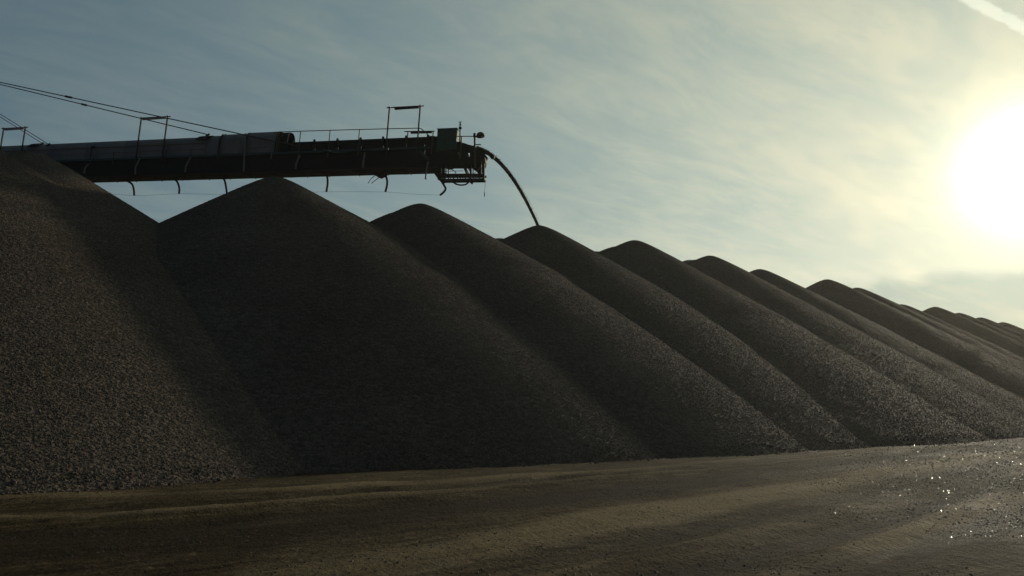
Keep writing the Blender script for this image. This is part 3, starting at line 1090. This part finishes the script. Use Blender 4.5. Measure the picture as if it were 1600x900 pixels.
for pix in HOOKS:
    m = MB().tube(curve_through([L(x, y, LATH) for x, y in pix]), 0.085, 8)
    p = L(*pix[0], LATH)
    m.beam(p + Vector((-0.25, 0, 0.12)), p + Vector((0.2, 0, -0.06)), 0.16, 0.10)
    m.build("hanging_hose", M_RUBBER, boom)
for pix in ([(424, 270), (431, 276)], [(463, 269), (469, 274)], [(428, 271), (428.5, 277)]):
    MB().tube([L(x, y, LATH) for x, y in pix], 0.07, 6).build("hose_stub", M_RUBBER, boom)
p0, p1 = L(586, 268, LATH), L(603, 277, LATH)
MB().prism([(L(584, 269, LATH).x, L(584, 269, LATH).z), (L(589, 276, LATH).x, L(589, 276, LATH).z), (L(594, 278, LATH).x, L(594, 278, LATH).z),
            (L(603, 274, LATH).x, L(603, 274, LATH).z), (L(604, 269, LATH).x, L(604, 269, LATH).z)], LATH - 0.25, LATH + 0.25).build("rope_clamp", M_RUST, boom)
for pix in ([(588, 273), (580, 279), (575, 286.5)], [(593, 277), (586, 282), (580.5, 286.5)]):
    MB().tube(curve_through([L(x, y, LATH) for x, y in pix], 6), 0.03, 5).build("frayed_rope", M_WIRE, boom)
MB().tube(curve_through([L(x, y, LATH) for x, y in ((141, 301), (209.7, 305.4), (280, 302.9), (355, 303.6), (430, 302), (510, 299.7), (602, 300), (640, 303), (687.5, 305))], 32), 0.009, 5).build("trailing_wire", M_WIRE, boom)

# ---- head of the boom
# girder end and head frame
def poly(name, pix, y0, y1, mat, parent=boom, ref=0.0):
    return MB().prism([(L(x, y, ref).x, L(x, y, ref).z) for x, y in pix], y0, y1).build(name, mat, parent)


poly("head_plate", [(672, 226), (672, 262), (686, 282), (690, 282), (690, 258.5), (739, 258.5), (739, 245.5), (728, 245.5), (728, 238), (722, 222), (690, 219)], -0.02, 0.03, M_GIRDER)
poly("head_plate", [(672, 226), (672, 262), (686, 282), (690, 282), (690, 258.5), (739, 258.5), (739, 245.5), (728, 245.5), (728, 238), (722, 222), (690, 219)], 0.72, 0.77, M_GIRDER)
MB().box((L(672, 250).x, 0.035, L(672, 258).z), (L(727, 250).x, 0.715, L(672, 252).z)).build("head_floor", M_GIRDER, boom)
poly("belt_side_guard", [(714, 222), (722, 222), (733, 226), (741, 227.5), (741, 238.4), (728, 238.6), (714, 236)], 0.06, 0.10, M_GIRDER)
# head pulley: drum with the belt wrapped round it
pc = L(744.0, 250.5, 0.2)
pr = 0.62
MB().drum((pc.x, 0.2, pc.z), (pc.x, 1.0, pc.z), pr, 32).drum((pc.x, 0.12, pc.z), (pc.x, 1.1, pc.z), 0.12, 12).build("head_pulley", M_RUBBER, boom)
poly("pulley_guard", [(735.5, 228), (742, 227.5), (752, 234.5), (757, 241), (754, 251), (750, 261), (745.5, 266.4), (741, 265), (736, 258), (733.5, 246)], 0.13, 0.18, M_GIRDER, ref=0.15)
poly("pulley_guard", [(735.5, 228), (742, 227.5), (752, 234.5), (757, 241), (754, 251), (750, 261), (745.5, 266.4), (741, 265), (736, 258), (733.5, 246)], 1.02, 1.07, M_GIRDER, ref=0.15)
# belt running down onto the pulley, with its load
P = []
for x, y in ((702, 220), (711, 222.5), (718, 225.0), (726, 227), (735, 229), (741, 231), (746, 234.5)):
    p = L(x, y, 0.6)
    P.append([(p.x, 0.24 + 0.7 * k / 6, p.z + 0.10 * math.sin(math.pi * k / 6)) for k in range(7)])
o = grid_obj("head_belt", np.array(P), M_ORE, boom)
sol = o.modifiers.new("thickness", "SOLIDIFY"); sol.thickness = -0.12; sol.offset = -1
# electrical cabinet
a, b = L(681.5, 236, -0.25), L(714, 201, -0.25)
cab = MB().box((a.x, -0.30, a.z), (b.x, 0.35, b.z)).build("electrical_cabinet", M_CABINET, boom)
bv = cab.modifiers.new("edge", "BEVEL"); bv.width = 0.02; bv.segments = 2
mid = (a.x + b.x) / 2
MB().box((a.x + 0.05, -0.325, a.z + 0.08), (mid - 0.01, -0.305, b.z - 0.07)).build("door", M_CABINET, cab)
MB().box((mid + 0.01, -0.325, a.z + 0.08), (b.x - 0.05, -0.305, b.z - 0.07)).build("door", M_CABINET, cab)
MB().box((mid - 0.14, -0.36, a.z + 0.7), (mid - 0.09, -0.326, a.z + 0.9)).build("handle", M_RUST, cab)
MB().box((a.x - 0.03, -0.34, b.z + 0.003), (b.x + 0.03, 0.38, b.z + 0.045)).build("rain_roof", M_CABINET, cab)
# small cabinet-foot boxes and the gold-lit bolts by the frame
MB().box((L(688, 244).x, -0.16, L(688, 247).z), (L(714, 244).x, -0.03, L(688, 237.5).z)).build("junction_box", M_GIRDER, boom)
for x, y in ((716.5, 239), (718.5, 242)):
    p = L(x, y, -0.05)
    MB().drum((p.x, -0.12, p.z), (p.x, -0.03, p.z), 0.05, 8).build("bolt", M_LAMP, boom)
# teal hose arm by the cabinet
MB().tube(curve_through([L(x, y, -0.2) for x, y in ((656, 236), (660, 241), (666, 247), (670, 250))]), 0.13, 8).build("hose_arm", M_GREEN, boom)
# railing round the head platform
MB().tube([L(714, 213, YR), L(739, 213, YR), L(741, 214.5, YR), L(741, 262, YR)], 0.035, 8).build("handrail", M_RAIL, boom)
p = L(721.5, 213, YR)
MB().beam((p.x, YR, L(721, 247, YR).z), (p.x, YR, p.z), 0.09, 0.06).build("handrail_post", M_RAIL, boom)
MB().beam(L(742.5, 211, YR), L(742.5, 262, YR), 0.09, 0.07).build("handrail_post", M_RAIL, boom)
MB().tube([L(741, 226, YR), L(752, 226, YR)], 0.04, 6).build("handle_bar", M_RAIL, boom)
# mast with its small antennas
mast = MB().tube([L(718.5, 222, 0.1), L(718.8, 200, 0.1), L(719.2, 190, 0.1)], 0.055, 8, 0.03).build("mast", M_RUST, boom)
p = L(719, 200, 0.1)
MB().drum(p + Vector((0, 0, -0.07)), p + Vector((0, 0, 0.07)), 0.12, 10).build("beacon", M_GIRDER, mast)
MB().tube([L(716.8, 190, 0.1), L(719.2, 192.5, 0.1), L(721.2, 189.6, 0.1)], 0.025, 6).build("vane", M_RUST, mast)
MB().drum(L(719.1, 196, 0.1), L(719.1, 193.5, 0.1), 0.07, 8).build("sensor", M_RUST, mast)
# floodlight
p = L(745, 212, YR)
fl = MB().tube([L(743, 214, YR), p, L(747, 212.5, YR)], 0.05, 8).beam(L(741.5, 213.5, YR), L(741.8, 208.3, YR), 0.17, 0.14).build("floodlight", M_GIRDER, boom)
vs, fs = [], []
nn, mm = 7, 16
for i in range(nn):
    t = i / (nn - 1)
    rr_ = 0.30 * math.sin(t * math.pi / 2) ** 0.8 + 0.02
    for k in range(mm):
        a_ = 2 * math.pi * k / mm
        vs.append((rr_ * math.cos(a_), rr_ * math.sin(a_), 0.34 * math.cos(t * math.pi / 2)))
for i in range(nn - 1):
    fs += [(i * mm + k, (i + 1) * mm + k, (i + 1) * mm + (k + 1) % mm, i * mm + (k + 1) % mm) for k in range(mm)]
fs.append(tuple(range(mm)))
fs.append(tuple(reversed(range((nn - 1) * mm, nn * mm))))
ob = mesh_obj("lamp_shade", vs, fs, M_GIRDER, fl, True)
ob.location = L(750.8, 213.6, YR)
ob.rotation_euler = (0, R(-8), 0)
# small roller above the throw of ore
arm = MB().beam(L(741, 232, 0.08), L(767, 244, 0.08), 0.07, 0.09).build("scraper_arm", M_RUST, boom)
c_ = L(768.5, 243.8, 0.1)
MB().drum((c_.x, 0.02, c_.z), (c_.x, 0.4, c_.z), 0.17, 12).build("scraper_roller", M_GIRDER, arm)

# ---- service platform slung under the head
plat = bpy.data.objects.new("service_platform", None)
link(plat, boom)
PY0, PY1 = 0.05, 0.55
def pb(name, x0, y0, x1, y1, w, h=None, lat=0.05, mat=M_RUST, both=False):
    MB().beam(L(x0, y0, lat), L(x1, y1, lat), w, h or w).build(name, mat, plat)
    if both:
        d_ = Vector((0, PY1 - lat, 0))
        MB().beam(L(x0, y0, lat) + d_, L(x1, y1, lat) + d_, w, h or w).build(name, mat, plat)
pb("top_beam", 690, 273.2, 757, 273.0, 0.12, 0.15, both=True)
pb("bottom_beam", 687, 281.2, 756, 280.2, 0.12, 0.14, both=True)
for k, x in enumerate(np.linspace(692, 754, 15)):
    p = L(x, 277, 0.05)
    MB().beam((p.x + random.uniform(-.05, .05), 0.05, p.z - 0.12), (p.x + random.uniform(-.15, .15), 0.05, p.z + 0.12), 0.09, 0.05).build("lattice_bar", M_RUST, plat)
p0, p1 = L(690, 281, 0.05), L(756, 281, 0.05)
for k in range(3):
    y = 0.12 + k * 0.135
    MB().box((p0.x, y, p0.z - 0.02), (p1.x, y + 0.11, p0.z + 0.03)).build("floor_slat", M_RUST, plat)
for x, ya, yb, w in ((697, 258, 273, 0.07), (735.5, 257, 283, 0.12), (739.2, 260, 273, 0.06), (751.5, 248, 276, 0.09), (756.3, 249, 282, 0.10)):
    pb("post", x, ya, x, yb, w, both=(x in (697, 751.5)))
pb("brace", 722, 254, 731, 275, 0.16, 0.12, both=True)
pb("brace", 726, 253, 735, 268, 0.10, 0.08)
pb("hand_bar", 697, 267.5, 724, 267, 0.03)
pb("hand_bar", 740, 271, 751, 264, 0.025)
pb("hand_bar", 751, 249, 757, 249.5, 0.06)
MB().prism([(L(x, y, 0.05).x, L(x, y, 0.05).z) for x, y in ((733.5, 281), (740, 281), (739, 286), (737, 288), (735, 286))], 0.0, 0.14).build("foot_bracket", M_RUST, plat)
for pix in ([(686, 262), (690, 266), (697, 268)], [(687, 268), (691, 269.5), (696, 271), (697, 273)], [(698, 259), (703, 263), (708, 266), (712, 269), (712, 273)],
            [(700, 260), (706, 264), (711, 262)], [(752, 252), (759, 255), (758, 261), (753, 266)]):
    MB().tube(curve_through([L(x, y, 0.3) for x, y in pix], 10), 0.03, 5).build("loose_cable", M_RUBBER, plat)
MB().box((L(699, 260, 0.3).x, 0.25, L(699, 264, 0.3).z), (L(704, 260, 0.3).x, 0.5, L(699, 259, 0.3).z)).build("limit_switch", M_RUST, plat)
MB().tube(curve_through([L(x, y, 0.3) for x, y in ((705, 282), (712, 287.3), (721, 289.2), (729, 287.5), (735, 281.5))], 16), 0.06, 8).build("hose_loop", M_RUBBER, plat)
MB().tube(curve_through([L(x, y, 0.3) for x, y in ((757.5, 281), (758, 290), (757.2, 300), (757, 306))], 10), 0.018, 5).build("hanging_chain", M_WIRE, plat)
MB().tube([L(757, 301, 0.3), L(756.8, 307, 0.3)], 0.035, 6).build("chain_end", M_RUST, plat)

# ---- stay ropes
def stay(x0, y0, x1, y1, lat, r, sleeve=None, back=2.3):
    a, b = L(x1, y1, lat), L(x0, y0, lat)
    o = MB().tube([a, a + (b - a) * back], r, 7).build("stay_rope", M_WIRE, boom)
    if sleeve:
        t = (sleeve - x1) / (x0 - x1)
        MB().tube([a + (b - a) * (t - 0.012), a + (b - a) * (t + 0.012)], r * 2.1, 8).build("turnbuckle", M_RUST, o)
    m = MB().beam(a + Vector((-0.2, 0, -0.15)), a + Vector((0.15, 0, 0.05)), 0.10, 0.14)
    m.build("rope_anchor", M_RUST, o)


stay(0, 128.5, 465, 228.5, -0.16, 0.045, 120)
stay(0, 131.8, 325, 210.3, 1.75, 0.045, 140)
stay(0, 178.0, 76, 225.5, -0.16, 0.03)
stay(0, 182.5, 66, 224.0, 1.75, 0.03)

# ------------------------------------------------------------------ the falling ore
boom_m = boom.matrix_world.copy()
A0 = boom_m @ L(744, 231.5, 0.6)
ap4 = piles[4]
B0 = Vector((ap4.cones[0][0], ap4.cones[0][1], 0))
B0.z = float(ap4.height(np.array([B0.x]), np.array([B0.y]))[0]) - 0.15
def stream_at(t):
    p = A0.lerp(B0, t)
    p.z = A0.z + (B0.z - A0.z) * (0.12 * t + 0.88 * t * t)
    return p


pts = [stream_at(t) for t in np.linspace(0, 1, 60)]
side = Vector((0, 0, 1)).cross((B0 - A0)).normalized()
P = []
for i, p in enumerate(pts):
    d = (pts[min(i + 1, 59)] - pts[max(i - 1, 0)]).normalized()
    up = side.cross(d).normalized()
    t = i / 59
    ra, rb = 0.22 * (1 - t) + 0.13 * t, 0.16 * (1 - t) + 0.10 * t
    row = []
    for k in range(14):
        a = 2 * math.pi * k / 14
        w = 1 + random.uniform(-0.07, 0.07)
        row.append(tuple(p + (side * math.cos(a) * ra + up * math.sin(a) * rb) * w))
    P.append(row)
st = grid_obj("ore_stream", np.array(P), M_ORE, wrap=True)
tag(st, "curved stream of dark ore falling from the boom's end onto a stockpile peak", "ore stream")
k = 3500
t = rng.uniform(0, 1, k)
Q = []
for tt in t:
    p = stream_at(float(tt))
    i = int(tt * 58)
    d = (pts[i + 1] - pts[i]).normalized()
    up = side.cross(d).normalized()
    o_ = abs(random.gauss(0, 1))
    spread = 0.06 + 0.04 * tt
    Q.append(p + side * random.gauss(0, 0.15 * (1 - 0.4 * tt)) - up * random.gauss(0.05, spread))
Q = np.array([tuple(v) for v in Q])
pebbles("flying_pellets", Q, np.clip(rng.gamma(3, 1 / 3, k) * 0.011, 0.004, 0.025), rng.uniform(0, 1, k), NG_PELLET, st)

# ------------------------------------------------------------------ haze added over the yard, a warm veil of light on the far piles
def haze_box():
    lo, hi = (-420, -60, -2.6), (620, 700, 32)
    m = bpy.data.materials.new("veil_haze")
    m.use_nodes = True
    t = m.node_tree
    t.nodes.clear()
    out = t.nodes.new("ShaderNodeOutputMaterial")
    v = t.nodes.new("ShaderNodeVolumePrincipled")
    v.inputs["Color"].default_value = (0.93, 0.88, 0.78, 1)
    v.inputs["Density"].default_value = 0.00019
    v.inputs["Anisotropy"].default_value = 0.6
    t.links.new(v.outputs[0], out.inputs["Volume"])
    o = MB().box(lo, hi).build("haze", m)
    tag(o, "thin added haze laying a warm veil of light over the yard and the stockpiles", kind="stuff")


haze_box()
